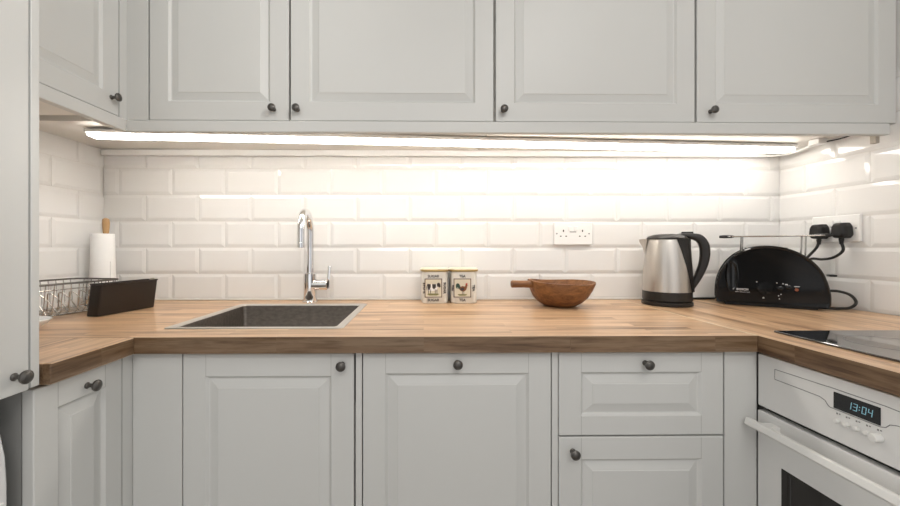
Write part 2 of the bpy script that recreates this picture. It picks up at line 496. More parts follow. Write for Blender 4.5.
# left narrow pull-out
t = thing('pull_out_cabinet', 'narrow base cabinet on the left run with pull-out front and knob', 'cabinet', (XLD, .763, 0))
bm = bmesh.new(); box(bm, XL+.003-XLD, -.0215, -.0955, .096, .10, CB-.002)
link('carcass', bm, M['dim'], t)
plinth(t, -.08, -.06, -.09, .09)
front(t, 'door', 0, 0, Zd0, .192, Zd1-Zd0, rz=PI/2, knob=(.008, .724), frame=.044, top=.047)

# ------------------------------------------------------------------ worktops
def slab(x0, x1, y0, y1, hole=None):
    bm = bmesh.new()
    if not hole:
        box(bm, x0, x1, y0, y1, CB, CT, bev=.0012, seg=1); return bm
    xs = [x0, hole[0], hole[1], x1]; ys = [y0, hole[2], hole[3], y1]
    V = {}
    for zi, z in enumerate((CB, CT)):
        for i, x in enumerate(xs):
            for j, y in enumerate(ys): V[i, j, zi] = bm.verts.new((x, y, z))
    def f(*k): bm.faces.new([V[q] for q in k])
    for i in range(3):
        for j in range(3):
            if (i, j) == (1, 1): continue
            f((i, j, 1), (i+1, j, 1), (i+1, j+1, 1), (i, j+1, 1)); f((i, j, 0), (i, j+1, 0), (i+1, j+1, 0), (i+1, j, 0))
    for i in range(3):
        f((i, 0, 0), (i+1, 0, 0), (i+1, 0, 1), (i, 0, 1)); f((i, 3, 0), (i, 3, 1), (i+1, 3, 1), (i+1, 3, 0))
        f((0, i, 0), (0, i, 1), (0, i+1, 1), (0, i+1, 0)); f((3, i, 0), (3, i+1, 0), (3, i+1, 1), (3, i, 1))
    f((1, 1, 0), (1, 1, 1), (2, 1, 1), (2, 1, 0)); f((1, 2, 0), (2, 2, 0), (2, 2, 1), (1, 2, 1))
    f((1, 1, 0), (1, 2, 0), (1, 2, 1), (1, 1, 1)); f((2, 1, 0), (2, 1, 1), (2, 2, 1), (2, 2, 0))
    return bm
SX0, SX1, SY0, SY1 = -.621, -.219, .974, 1.344      # sink bowl opening
tag(link('worktop', slab(XL+.001, XRE-.0006, YE, YW-.001, (SX0-.004, SX1+.004, SY0-.004, SY1+.004)), M['woodx']),
    'long oak worktop along the back wall with the sink let into it', 'worktop')
tag(link('worktop', slab(XL+.001, XLE, .677, YE-.0005), M['woody']),
    'short oak worktop return on the left beside the tall cabinet', 'worktop')
bm = bmesh.new()
pts = [(XRE, .05), (xr(.05)-.001, .05), (xr(YW)-.001, YW-.001), (XRE, YW-.001)]
loft(bm, [[Vector((x, y, z)) for x, y in pts] for z in (CB, CT)])
rt = tag(link('worktop', bm, M['woody']), 'oak worktop on the right run carrying the black hob', 'worktop')
link('joint_strip', BX(XRE-.0018, XRE+.0016, YE+.001, YW-.008, CT-.002, CT+.0004), M['lid'], rt)

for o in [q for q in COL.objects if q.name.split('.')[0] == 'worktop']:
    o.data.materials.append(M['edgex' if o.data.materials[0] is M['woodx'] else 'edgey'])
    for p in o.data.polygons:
        if abs(p.normal.z) < .6: p.material_index = 1  # upright faces get the wood with shade in its colour

# ------------------------------------------------------------------ sink and tap
t = thing('kitchen_sink', 'square inset steel sink with dark bowl in the back worktop', 'sink', ((SX0+SX1)/2, (SY0+SY1)/2, CT))
cx, cy = (SX0+SX1)/2, (SY0+SY1)/2
def loc(r): return [p-Vector((cx, cy, CT)) for p in r]
bm = bmesh.new()
ro = (-.641, -.199, .956, 1.374)
loft(bm, [loc(rrect(*ro, .014, CT+.0004)), loc(rrect(ro[0]+.0015, ro[1]-.0015, ro[2]+.0015, ro[3]-.0015, .013, CT+.0024)),
          loc(rrect(SX0, SX1, SY0, SY1, .011, CT+.0022)), loc(rrect(SX0+.002, SX1-.002, SY0+.002, SY1-.002, .011, CT-.001))], False, False)
link('rim', bm, M['steel_rim'], t, smooth=True)
bm = bmesh.new()
loft(bm, [loc(rrect(SX0+.002, SX1-.002, SY0+.002, SY1-.002, .011, CT-.0008)), loc(rrect(SX0+.003, SX1-.003, SY0+.003, SY1-.003, .011, CT-.13)),
          loc(rrect(SX0+.012, SX1-.012, SY0+.012, SY1-.012, .016, CT-.148)), loc(rrect(SX0+.03, SX1-.03, SY0+.03, SY1-.03, .03, CT-.153))], False, True)
link('bowl', bm, M['sink'], t, smooth=True)
bm = bmesh.new(); lathe(bm, [(.042, 0), (.042, .0015), (.034, .002), (.030, -.001), (.012, -.001), (0, .002)], 32, Matrix.Translation((0, .05, -.1532)))
link('drain', bm, M['chrome'], t, smooth=True)
bm = bmesh.new()
loft(bm, [[Vector((SX0+.0032-cx+q*.002, y0, z0)) for y0, z0 in [(-.055+.022*math.cos(a)*(1-.1*q), -.052+.006*math.sin(a)*(1-.2*q)) for a in [2*PI*i/20 for i in range(20)]]] for q in (0, 1)])
link('overflow', bm, M['chrome'], t)

t = thing('kitchen_tap', 'tall chrome swan-neck tap behind the sink with lever on its right', 'tap', (-.416, 1.424, CT)); t.scale = (1, .93, .972)
bm = bmesh.new(); lathe(bm, [(0, 0), (.0270, 0), (.0270, .004), (.0235, .006), (.0232, .108), (.0200, .111), (0, .111)], 36)
link('body', bm, M['chrome'], t, smooth=True)
bm = bmesh.new()
R = .070
pts = [(0, 0, .10), (0, 0, .16), (0, 0, .22), (0, 0, .262)]
for i in range(1, 15):
    a = PI*i/14; pts.append((.004*(1-math.cos(a)), -R+R*math.cos(a), .262+R*math.sin(a)*1.02))
pts += [(.008, -2*R, .235), (.008, -2*R, .220)]
tube(bm, pts, .0130, 20)
link('spout', bm, M['chrome'], t, smooth=True)
bm = bmesh.new(); lathe(bm, [(.0122, 0), (.0132, .001), (.0132, .017), (.0122, .018)], 24, Matrix.Translation((.008, -2*R, .205)))
link('aerator', bm, M['chrome'], t, smooth=True)
bm = bmesh.new(); lathe(bm, [(0, .010), (.0200, .010), (.0200, .062), (.018, .064), (0, .064)], 28, Matrix.Translation((0, -.002, .066)) @ Matrix.Rotation(PI/2, 4, 'Y'))
h = link('lever', bm, M['chrome'], t, smooth=True)
bm = BX(.060, .0705, -.010, .009, .050, .137, bev=.003)
for v in bm.verts: v.co.x += .007*max(0, (v.co.z-.07)/.067)
link('paddle', bm, M['chrome'], h, smooth=True)

# ------------------------------------------------------------------ under-cabinet lights
def lamp(a, b, label, w, h, led_w):
    a, b = Vector(a), Vector(b); d = b-a; L = d.length
    t = thing('under_cabinet_light', label, 'light', (a+b)/2, math.atan2(d.y, d.x))
    link('housing', BX(-L/2, L/2, -w/2, w/2, .004, h, bev=.002), M['white'], t)
    if led_w:
        link('diffuser', BX(-L/2+.006, L/2-.006, -led_w/2, led_w/2, -.006, .0035, bev=.003), M['led'], t)
    return t
ZL = 1.449
t1 = lamp((-1.04, 1.222, ZL), (1.315, 1.372, ZL), 'lit white strip light running below the back wall cabinets', .050, .0155, .044)
bm = bmesh.new()
# batten along the top of the tiles
t2 = tag(link('cable_trunking', BX(XL+.006, 1.305, YW-.022, YW-.002, 1.4450, ZU0+.0018, bev=.002), M['white']),
         'white trunking along top of the tiles behind the strip light', 'trunking')
bm = bmesh.new()
tube(bm, smoothpts([(1.303, 1.470, 1.450), (1.325, 1.452, 1.448), (1.340, 1.41, 1.445), (1.350, 1.36, 1.450), (1.345, 1.325, 1.457)], 6), .0035, 8)
link('cable', bm, M['white'], t2, smooth=True)
c = thing('cable_connector', 'small white plug connector at right end of the strip light', 'connector', (1.338, 1.30, 1.4555))
link('housing', BX(-.016, .016, -.018, .018, -.007, .0116, bev=.002), M['white'], c)
bm = bmesh.new(); tube(bm, smoothpts([(.012, -.018, .0), (.022, -.05, .0), (.028, -.085, .004), (.030, -.10, .007)], 5), .0022, 8)
link('cable', bm, M['rubber'], c, smooth=True)

# ------------------------------------------------------------------ sockets
def socket_faceplate(t):
    link('faceplate', BX(-.0735, .0735, -.0095, -.0005, -.0435, .0435, bev=.0025), M['white'], t)
    for s in (-1, 1):
        cxx = s*.0365
        for q in ((cxx-.0022, cxx+.0022, .006, .014), (cxx-.0135, cxx-.0075, -.0125, -.0085), (cxx+.0075, cxx+.0135, -.0125, -.0085)):
            link('pin_hole', BX(q[0], q[1], -.0100, -.0096, q[2], q[3]), M['gap'], t)
        link('switch', BX(s*.011-.0075, s*.011+.0075, -.0130, -.0092, .010, .027, bev=.001), M['white'], t)
    link('printed_mark', BX(-.0125, .0125, -.0100, -.0096, .0045, .0075), M['greyprint'], t)
    for s in (-1, 1): link('screw_cap', BX(s*.062-.0025, s*.062+.0025, -.0100, -.0096, -.003, .002), M['greyprint'], t)
t = thing('wall_socket', 'white double socket on the back wall above the wooden bowl', 'socket', (.5695, YW, 1.1535))
socket_faceplate(t)
yS = 1.281
t = thing('wall_socket', 'white double socket on the right wall with two black plugs in it', 'socket', (xr(yS), yS, 1.1625), -PI/2-math.atan(.035)*-1)
socket_faceplate(t)
def plug(y, z, label, cable, grp='black plugs in the right wall socket'):
    t = thing('mains_plug', label, 'plug', (xr(y)-.0102, y, z), -PI/2+math.atan(.035), grp)
    bm = bmesh.new()
    prof = lambda s, yy: [Vector((x*s, yy, zz*s)) for x, zz in [(-.0255, -.016), (-.0225, .012), (-.014, .0235), (.014, .0235), (.0225, .012), (.0255, -.016), (.017, -.0265), (-.017, -.0265)]]
    loft(bm, [prof(.97, -.0002), prof(1, -.004), prof(1, -.020), prof(.90, -.030), prof(.70, -.034)])
    bmesh.ops.bevel(bm, geom=[e for e in bm.edges], offset=.0012, segments=1, affect='EDGES')
    b = link('body', bm, M['rubber'], t); b.scale = (.90, 1, 1)
    bm = bmesh.new(); lathe(bm, [(.0075, 0), (.0075, -.006), (.0062, -.008), (.0068, -.012), (.0055, -.016), (.0048, -.026), (0, -.026)], 16, Matrix.Translation((0, -.016, -.020)))
    link('strain_relief', bm, M['rubber'], t, smooth=True)
    inv = (Matrix.Translation(t.location) @ Matrix.Rotation(t.rotation_euler.z, 4, 'Z')).inverted()
    bm = bmesh.new(); tube(bm, smoothpts([(0, -.016, -.040)] + [inv @ Vector(p) for p in cable], 7), .0042, 10)
    link('cable', bm, M['rubber'], t, smooth=True)
    return t
plug(1.316, 1.156, 'black plug in the left socket of the right wall, behind toaster rack',
     [(1.352, 1.322, 1.095), (1.332, 1.335, 1.060), (1.318, 1.345, 1.02), (1.318, 1.36, .96), (1.310, 1.40, .915), (1.26, 1.45, .906), (1.15, 1.470, .9055), (1.05, 1.470, .9055), (.98, 1.445, .9055), (.93, 1.40, .906)])
plug(1.246, 1.157, 'black plug in the right socket of the right wall, nearer the hob',
     [(1.358, 1.240, 1.090), (1.352, 1.262, 1.068), (1.345, 1.292, 1.060), (1.338, 1.326, 1.060), (1.334, 1.35, 1.03), (1.345, 1.375, .985), (1.352, 1.365, .955)])

# ------------------------------------------------------------------ toaster
tx, ty = 1.186, 1.325
ang = math.radians(-36)
t = thing('toaster', 'long glossy black dome-shaped toaster with wire bun rack in right corner', 'toaster', (tx, ty, CT+.001), ang)
Wt = .146                                # half length
def arch(s, y, lift=.010):
    """dome outline in local x-z (faces -y)"""
    P = [(-.146, .020), (-.1455, .055), (-.139, .095), (-.124, .133), (-.102, .165), (-.072, .189), (-.036, .2025), (.000, .2050), (.036, .199), (.070, .184), (.101, .159),
         (.124, .128), (.138, .090), (.1455, .052), (.146, .020), (.143, lift), (-.143, lift)]
    sm = smoothpts([(x, 0, z) for x, z in P[:15]], 3)
    q = [(p.x, p.z) for p in sm] + P[15:]
    return [Vector((x*s, y, lift+(z-lift)*s)) for x, z in q]
bm = bmesh.new()
loft(bm, [arch(.93, -.058), arch(.975, -.0605), arch(1, -.056), arch(1, -.048), arch(.992, -.046)])
face = link('front_shell', bm, M['gloss'], t, smooth=True)
bm = bmesh.new()
loft(bm, [arch(.975, -.0459), arch(.975, .044)])
link('body', bm, M['blackplastic'], t, smooth=True)
bm = bmesh.new()
loft(bm, [arch(.992, .0445), arch(1, .047), arch(1, .054), arch(.96, .060)])
link('back_shell', bm, M['gloss'], t, smooth=True)
link('base', BX(-.118, .118, -.050, .050, 0, .0115, bev=.002), M['rubber'], t)
link('bread_slot', BX(-.060, .050, -.017, .017, .186, .1985, bev=.001), M['gap'], t)
# tall glossy recess at the left with the lifting lever
bm = bmesh.new()
loft(bm, [[Vector((-.098+.017*s*math.cos(a)*(1 if math.cos(a) > 0 else 1.1), y, .103+.064*s*math.sin(a))) for a in [2*PI*i/28 for i in range(28)]] for s, y in ((1, -.059), (1, -.0615), (.86, -.0625), (.70, -.0605))])
link('lever_recess', bm, M['gloss'], t, smooth=True)
link('lever', BX(.1465, .166, -.026, .012, .106, .1125, bev=.003), M['blackplastic'], t, smooth=True)
bm = bmesh.new(); lathe(bm, [(.0215, 0), (.0215, .010), (.0195, .0135), (0, .0145)], 32, Matrix.Translation((-.012, -.059, .062)) @ Matrix.Rotation(PI/2, 4, 'X'))
box(bm, -.0145, -.0095, -.0765, -.072, .044, .080)
link('browning_dial', bm, M['gloss'], t, smooth=True)
for k, (bx_, bz_) in enumerate(((.026, .064), (.047, .069))):
    bm = bmesh.new(); lathe(bm, [(.0085, 0), (.0085, .003), (.007, .004), (0, .004)], 20, Matrix.Translation((bx_, -.0595, bz_)) @ Matrix.Rotation(PI/2, 4, 'X'))
    link('button', bm, M['gloss'], t, smooth=True)
link('printed_mark', BX(.038, .044, -.0615, -.0606, .0765, .0795), M['print'], t)
for bx_, bz_ in ((-.015, .030), (.022, .040), (.028, .045), (.018, .082), (.033, .080), (-.033, .083), (.024, .030)):
    link('printed_mark', BX(bx_-.0013, bx_+.0013, -.0615, -.0606, bz_-.0013, bz_+.0013), M['print'], t)
bm = bmesh.new()
poly(bm, [(-.019, .029), (-.013, .029), (-.016, .034)], Matrix.Translation((0, -.0615, 0)))
link('printed_mark', bm, M['print'], t)
bm = bmesh.new(); lathe(bm, [(.0048, 0), (.0048, .0025), (0, .003)], 20, Matrix.Translation((.066, -.0592, .062)) @ Matrix.Rotation(PI/2, 4, 'X'))
link('indicator_lens', bm, M['amber'], t, smooth=True)
bm = bmesh.new(); box(bm, .060, .073, -.0615, -.0606, .0715, .0735); link('indicator_mark', bm, M['print'], t)
bm = text_bm('BOSCH', .0098, Matrix.Translation((-.071, -.0612, .0555)), bold=.0002)
link('lettering', bm, M['print'], t)
b2 = bmesh.new(); lathe(b2, [(.0036, -.0003), (.0036, .0003), (.0026, .0003), (.0026, -.0003), (.0036, -.0003)], 20, Matrix.Translation((-.093, -.0612, .0555)) @ Matrix.Rotation(PI/2, 4, 'X'))
box(b2, -.0958, -.0902, -.0616, -.0609, .0551, .0559); link('emblem', b2, M['print'], t)
b2 = text_bm('PRIVATE COLLECTION', .0045, Matrix.Translation((-.074, -.0612, .0465)))
link('lettering', b2, M['print'], t)
# wire bun rack
bm = bmesh.new()
zt = .238
for yy in (-.034, .034):
    tube(bm, [(-.098, yy, zt), (-.05, yy, zt), (.05, yy, zt), (.128, yy, zt)], .0019, 8)
for xx in (-.108, .136):
    tube(bm, smoothpts([(xx*.93, -.034, zt), (xx, -.03, zt), (xx, 0, zt), (xx, .03, zt), (xx*.93, .034, zt)], 4), .0019, 8)
for xx in (-.070, .090):
    for yy in (-.034, .034):
        zb = .160 if xx > 0 else .182
        tube(bm, [(xx, yy, zb), (xx+.002, yy, zt)], .0022, 8)
rk = link('bun_rack', bm, M['wire'], t, smooth=True)
for xx in (-.110, .138):
    bm = bmesh.new(); lathe(bm, [(0, -.024), (.0045, -.023), (.006, -.010), (.0055, .012), (.003, .020), (0, .021)], 16, Matrix.Translation((xx, -.012, zt)) @ Matrix.Rotation(PI/2, 4, 'Y') @ Matrix.Scale(1.5, 4, (0, 1, 0)))
    link('rack_grip', bm, M['rubber'], rk, smooth=True)
inv = (Matrix.Translation(t.location) @ Matrix.Rotation(ang, 4, 'Z')).inverted()
bm = bmesh.new()
tube(bm, smoothpts([inv @ Vector(p) for p in [(1.290, 1.275, .949), (1.316, 1.262, .956), (1.345, 1.245, .958), (1.366, 1.226, .948), (1.372, 1.214, .926), (1.350, 1.210, .910), (1.322, 1.214, .9062), (1.296, 1.224, .906), (1.27, 1.25, .906)]], 8), .0042, 10)
link('cable_loop', bm, M['rubber'], t, smooth=True)

# ------------------------------------------------------------------ kettle
t = thing('kettle', 'brushed steel kettle with black handle beside the toaster', 'kettle', (.853, 1.352, CT+.0006), math.radians(-25)); t.scale = (.90, .885, 1.03)
bm = bmesh.new(); lathe(bm, [(0, 0), (.086, 0), (.0875, .003), (.0865, .0125), (.080, .0145), (0, .0145)], 56)
link('power_base', bm, M['kettle_black'], t, smooth=True)
bm = bmesh.new(); lathe(bm, [(0, .0150), (.082, .0150), (.0845, .018), (.0843, .0455), (.0835, .0465), (0, .0465)], 56)
link('lower_band', bm, M['kettle_black'], t, smooth=True)
bm = bmesh.new(); lathe(bm, [(.0838, .0466), (.0830, .06), (.0790, .13), (.0728, .205), (.0705, .219), (.066, .2225), (0, .2225)], 64)
body = link('body', bm, M['kettle_steel'], t, smooth=True)
bm = bmesh.new(); lathe(bm, [(.0695, .2210), (.0700, .2245), (.064, .2315), (.045, .2375), (.02, .2400), (0, .2405)], 48)
link('lid', bm, M['kettle_black'], t, smooth=True)
def kr(z): return .0838 - (z-.0466)*(.0838-.0705)/(.219-.0466) if z < .205 else .0722
# black spine wrapped round the handle side
bm = bmesh.new(); rings = []
for i in range(13):
    z = .0470 + (.2215-.0470)*i/12
    half = math.radians(24 + (70-24)*(i/12)**1.1)
    row = []
    for k in range(15):
        a = -half + 2*half*k/14
        row.append((kr(z)+.0025+(.004 if abs(k-7) < 5 else 0))*Vector((math.cos(a), math.sin(a), 0)) + Vector((0, 0, z)))
    inner = [(kr(z)-.004)*Vector((math.cos(a_), math.sin(a_), 0)) + Vector((0, 0, z)) for a_ in [half - 2*half*k/14 for k in range(15)]]
    rings.append(row+inner)
loft(bm, rings); link('spine', bm, M['kettle_black'], t, smooth=True)
# handle: swept flat section
path = [(.030, .2330), (.058, .2340), (.083, .2310), (.1060, .2230), (.1200, .2030), (.1235, .1740), (.1185, .1400), (.1060, .1060), (.0930, .0800), (.0810, .0580)]
sm = smoothpts([(x, 0, z) for x, z in path], 5)
wid = [.0060, .0080, .0105, .0145, .0165, .0165, .0150, .0130, .0110, .0085]
bm = bmesh.new(); rings = []
for i, p in enumerate(sm):
    a = sm[max(i-1, 0)]; b = sm[min(i+1, len(sm)-1)]; tt = (b-a).normalized(); nn = Vector((tt.z, 0, -tt.x))
    f = i/(len(sm)-1)*(len(wid)-1); k = min(int(f), len(wid)-2); w = wid[k]+(wid[k+1]-wid[k])*(f-k); d = .017
    rings.append([p+nn*(w*math.copysign(abs(math.cos(q))**.6, math.cos(q)))+Vector((0, d*math.copysign(abs(math.sin(q))**.6, math.sin(q)), 0)) for q in [2*PI*j/20 for j in range(20)]])
loft(bm, rings); h = link('handle', bm, M['kettle_black'], t, smooth=True)
bm = BX(.048, .086, -.012, .012, .2385, .2465, bev=.003); link('lid_button', bm, M['blackplastic'], h, smooth=True)
bm = bmesh.new()
loft(bm, [[Vector((-x, y, z)) for x, y, z in r] for r in (
    [(.070, -.030, .222), (.070, .030, .222), (.0745, .016, .180), (.0765, 0, .168), (.0745, -.016, .180)],
    [(.084, -.015, .2225), (.084, .015, .2225), (.0835, .009, .200), (.0828, 0, .192), (.0835, -.009, .200)],
    [(.0955, -.005, .2215), (.0955, .005, .2215), (.0940, .003, .213), (.0930, 0, .211), (.0940, -.003, .213)])])
link('spout', bm, M['kettle_steel'], t, smooth=True)

# ------------------------------------------------------------------ wooden bowl
t = thing('wooden_bowl', 'dark wooden ladle-shaped bowl with a stub handle to the left', 'bowl', (.4655, 1.325, CT+.0006), math.radians(4))
bm = bmesh.new()
def bring(r, z, wob=0., n=56):
    out = []
    for i in range(n):
        a = 2*PI*i/n
        rr = r*(1+wob*(.05*math.cos(2*a)+.03*math.cos(3*a+.6)+.02*math.cos(5*a)))
        rx = rr*(1.0 + .06*wob*max(0, math.cos(a))**8)
        out.append(Vector((rx*math.cos(a), rr*.97*math.sin(a), z + wob*(-.0035*math.cos(a)+.002*math.cos(2*a-.5)+.0015*math.sin(3*a) + .004*min(0, math.sin(a))))))
    return out
loft(bm, [bring(.044, 0), bring(.054, .003), bring(.074, .015, .1), bring(.090, .033, .3), bring(.1005, .056, .6), bring(.1055, .079, 1), bring(.1050, .0845, 1), bring(.0985, .0845, 1),
          bring(.093, .066, .7), bring(.077, .036, .3), bring(.05, .016, .1), bring(.02, .010)], True, True)
link('bowl_body', bm, M['bowl'], t, smooth=True)
bm = bmesh.new()
tube(bm, [(-.092, -.01, .074), (-.108, -.01, .0755), (-.13, -.01, .076), (-.169, -.01, .0765), (-.172, -.01, .0765)], .012, 20, rs=[.0125, .0125, .0120, .0125, .0112])
link('handle', bm, M['bowl'], t, smooth=True)

# ------------------------------------------------------------------ tins
def cow(bm):
    """black and white cow, side view, mi 0 ink, 1 picture cream/white, 2 grass"""
    T = Matrix.Translation((0, -.0006, 0)); T2 = Matrix.Translation((0, -.0009, 0))
    poly(bm, [(-.016, -.016), (.014, -.016), (.017, -.019), (.010, -.022), (-.012, -.022), (-.018, -.019)], T, 2)
    for x in (-.0155, -.010, .004, .009):
        poly(bm, [(x, -.004), (x+.0026, -.004), (x+.0022, -.0165), (x+.0008, -.0165)], T, 0)
    poly(bm, [(-.019, .008), (-.017, .012), (.006, .011), (.012, .014), (.013, .003), (.011, -.006), (-.004, -.009), (-.014, -.008), (-.018, -.002)], T, 6)
    poly(bm, [(.010, .013), (.016, .016), (.020, .013), (.0215, .004), (.018, .001), (.0145, .004), (.011, .004)], T2, 0)
    poly(bm, [(-.019, .009), (-.017, .0125), (-.008, .0115), (-.008, .003), (-.012, -.006), (-.0165, -.004)], T2, 0)
    poly(bm, [(-.004, .0115), (.0075, .0115), (.0075, .002), (.002, -.004), (-.003, .001)], T2, 0)
    poly(bm, [(-.019, .010), (-.021, .003), (-.020, -.006), (-.0185, -.006), (-.0190, .003)], T2, 0)
def rooster(bm):
    T = Matrix.Translation((0, -.0006, 0)); T2 = Matrix.Translation((0, -.0009, 0))
    poly(bm, [(-.012, -.018), (.012, -.018), (.014, -.020), (.008, -.023), (-.008, -.023), (-.014, -.020)], T, 2)
    poly(bm, [(-.008, .002), (.000, .006), (.007, .004), (.010, .010), (.014, .010), (.0140, .002), (.011, -.006), (.004, -.011), (-.004, -.009), (-.009, -.004)], T, 3)
    poly(bm, [(-.005, .003), (-.010, .013), (-.016, .014), (-.0195, .009), (-.019, .001), (-.014, -.003), (-.015, .004), (-.010, -.004)], T2, 5)
    poly(bm, [(-.006, -.001), (.003, .002), (.006, -.004), (.000, -.009), (-.006, -.006)], T2, 0)
    for x in (-.001, .0035): poly(bm, [(x, -.010), (x+.0016, -.010), (x+.0016, -.019), (x, -.019)], T, 0)
    poly(bm, [(.009, .010), (.010, .0150), (.012, .013), (.0135, .016), (.0155, .012), (.0145, .009)], T2, 4)
    poly(bm, [(.014, .009), (.018, .0075), (.0145, .0070)], T2, 2)
    poly(bm, [(.0125, .0075), (.0150, .0075), (.0138, .003)], T2, 4)
for x, word, label, art in ((.0385, 'SUGAR', 'cream sugar tin with a cow picture, left of the pair', cow), (.1440, 'TEA', 'cream tea tin with a rooster picture, right of the pair', rooster)):
    t = thing('storage_tin', label, 'tin', (x, 1.425, CT+.0006), math.radians(2 if word == 'SUGAR' else -1), 'pair of cream storage tins')
    a = .0472; n = 4.6
    bm = bmesh.new()
    loft(bm, [superell(a*.94, a*.94, n, 0), superell(a, a, n, .004), superell(a, a, n, .112), superell(a*.985, a*.985, n, .1135)])
    link('body', bm, M['cream'], t, smooth=True)
    bm = bmesh.new()
    loft(bm, [superell(a*1.08, a*1.08, n, .1140), superell(a*1.115, a*1.115, n, .1155), superell(a*1.115, a*1.115, n, .1200), superell(a*1.08, a*1.08, n, .1215)])
    rim = link('lid', bm, M['gold'], t, smooth=True)
    bm = bmesh.new(); loft(bm, [superell(a*1.10, a*1.10, n, .1205), superell(a*1.10, a*1.10, n, .1225), superell(a*1.0, a*1.0, n, .1250), superell(a*.4, a*.4, n, .1260)])
    link('lid_top', bm, M['lid'], rim, smooth=True)
    F = Matrix.Translation((-.0065, -a-.0006, .0555))
    bm = bmesh.new()
    w, h, b_ = .0310, .0335, .0026
    for x0, x1, z0, z1 in ((-w, w, h-b_, h), (-w, w, -h, -h+b_), (-w, -w+b_, -h, h), (w-b_, w, -h, h)): box(bm, x0, x1, -.0005, .002, z0, z1)
    bm.transform(F); link('picture_border', bm, M['inkbrown'], t)
    bm = bmesh.new(); box(bm, -w+b_, w-b_, -.0003, .0018, -h+b_, h-b_, mi=1); b3 = bmesh.new(); art(b3); b3.transform(Matrix.Diagonal((1.2, 1, 1.2, 1))); merge(bm, b3); bm.transform(F)
    link('printed_picture', bm, [M['ink'], M['picture'], M['grass'], M['rust'], M['red'], M['tailgreen'], M['white']], t)
    sz = .0128
    sx = Matrix.Scale(1.0, 4, (1, 0, 0))
    for bm in (text_bm(word, sz, F @ Matrix.Translation((0, -.0002, .0415)) @ sx, bold=.0003), text_bm(word, sz, F @ Matrix.Translation((0, -.0002, -.0430)) @ sx, bold=.0003), text_bm(word, .0125, Matrix.Translation((.0335, -a+.0012, .0555)) @ Matrix.Rotation(math.radians(22), 4, 'Z') @ Matrix.Rotation(PI/2, 4, 'Y'), depth=.0012, bold=.0002), text_bm(word, .0125, Matrix.Translation((-.0385, -a+.0026, .0555)) @ Matrix.Rotation(math.radians(-24), 4, 'Z') @ Matrix.Rotation(-PI/2, 4, 'Y'), depth=.0012, bold=.0002)):
        link('lettering', bm, M['ink'], t)

# ------------------------------------------------------------------ kitchen roll
t = thing('kitchen_roll_holder', 'light wooden kitchen roll stand in the left corner behind the rack', 'stand', (-1.135, 1.400, CT+.0006))
bm = bmesh.new(); lathe(bm, [(0, 0), (.058, 0), (.060, .003), (.059, .012), (.055, .014), (0, .014)], 40)
link('base', bm, M['stick'], t, smooth=True)
bm = bmesh.new(); lathe(bm, [(0, .0142), (.0080, .0142), (.0085, .25), (.0105, .270), (.0112, .288), (.0100, .300), (.005, .304), (0, .304)], 24)
link('pole', bm, M['stick'], t, smooth=True)
bm = bmesh.new(); prof = [(.0200, .0155), (.0380, .0155), (.0385, .018), (.0335, .247), (.0325, .2485), (.0235, .2485), (.0222, .246), (.0222, .24), (.0200, .24)]
lathe(bm, prof, 48)
box(bm, .0345, .0368, -.012, .006, .02, .150)
bm.transform(Matrix.Translation((-.0105, 0, 0)))
tag(link('kitchen_roll', bm, M['paper'], None, smooth=True, loc=(-1.135, 1.400, CT+.0006)), 'white paper kitchen roll standing on its wooden stand', 'paper roll')

# ------------------------------------------------------------------ dish rack, cutlery tray, plate
ra = math.radians(-11)
t = thing('dish_rack', 'silver wire dish rack on the worktop at the left wall', 'rack', (-1.100, 1.172, CT), ra)
W2, L2 = .088, .128
zb, zt = .0075, .097
def rloop(w, l, z, r=.02): return rrect(-w, w, -l, l, r, z, 4)
bm = bmesh.new(); tube(bm, rloop(W2, L2, zt), .0028, 8, closed=True); link('top_rim', bm, M['wire_dark'], t, smooth=True)
bm = bmesh.new(); tube(bm, rloop(W2-.004, L2-.004, zt-.016), .0018, 8, closed=True); link('middle_rim', bm, M['wire'], t, smooth=True)
bm = bmesh.new(); tube(bm, rloop(W2-.014, L2-.014, zb), .0022, 8, closed=True)
for k in range(11):
    y = -L2+.02+k*(2*L2-.04)/10
    tube(bm, smoothpts([(-W2, y, zt), (-W2+.006, y, zt*.5), (-W2+.016, y, zb+.003), (0, y, zb), (W2-.016, y, zb+.003), (W2-.006, y, zt*.5), (W2, y, zt)], 4), .0014, 6)
for k in range(5):
    x = -W2+.03+k*(2*W2-.06)/4
    tube(bm, smoothpts([(x, -L2, zt), (x, -L2+.006, zt*.5), (x, -L2+.018, zb+.003), (x, 0, zb), (x, L2-.018, zb+.003), (x, L2-.006, zt*.5), (x, L2, zt)], 4), .0014, 6)
link('basket', bm, M['wire'], t, smooth=True)
bm = bmesh.new()
for k in range(8):
    y = -L2+.020+k*.029
    tube(bm, smoothpts([(.060, y+.012, zb+.004), (.045, y+.004, .040), (.030, y-.006, .062), (.020, y-.010, .066), (.010, y-.006, .062), (-.004, y+.004, .040), (-.018, y+.012, zb+.004)], 4), .0016, 6)
link('plate_prongs', bm, M['wire'], t, smooth=True)
for x in (-.06, .06):
    for y in (-.10, .10):
        bm = bmesh.new(); lathe(bm, [(0, .0004), (.006, .0004), (.006, .006), (0, .0065)], 12, Matrix.Translation((x, y, 0)))
        link('foot', bm, M['rubber'], t)

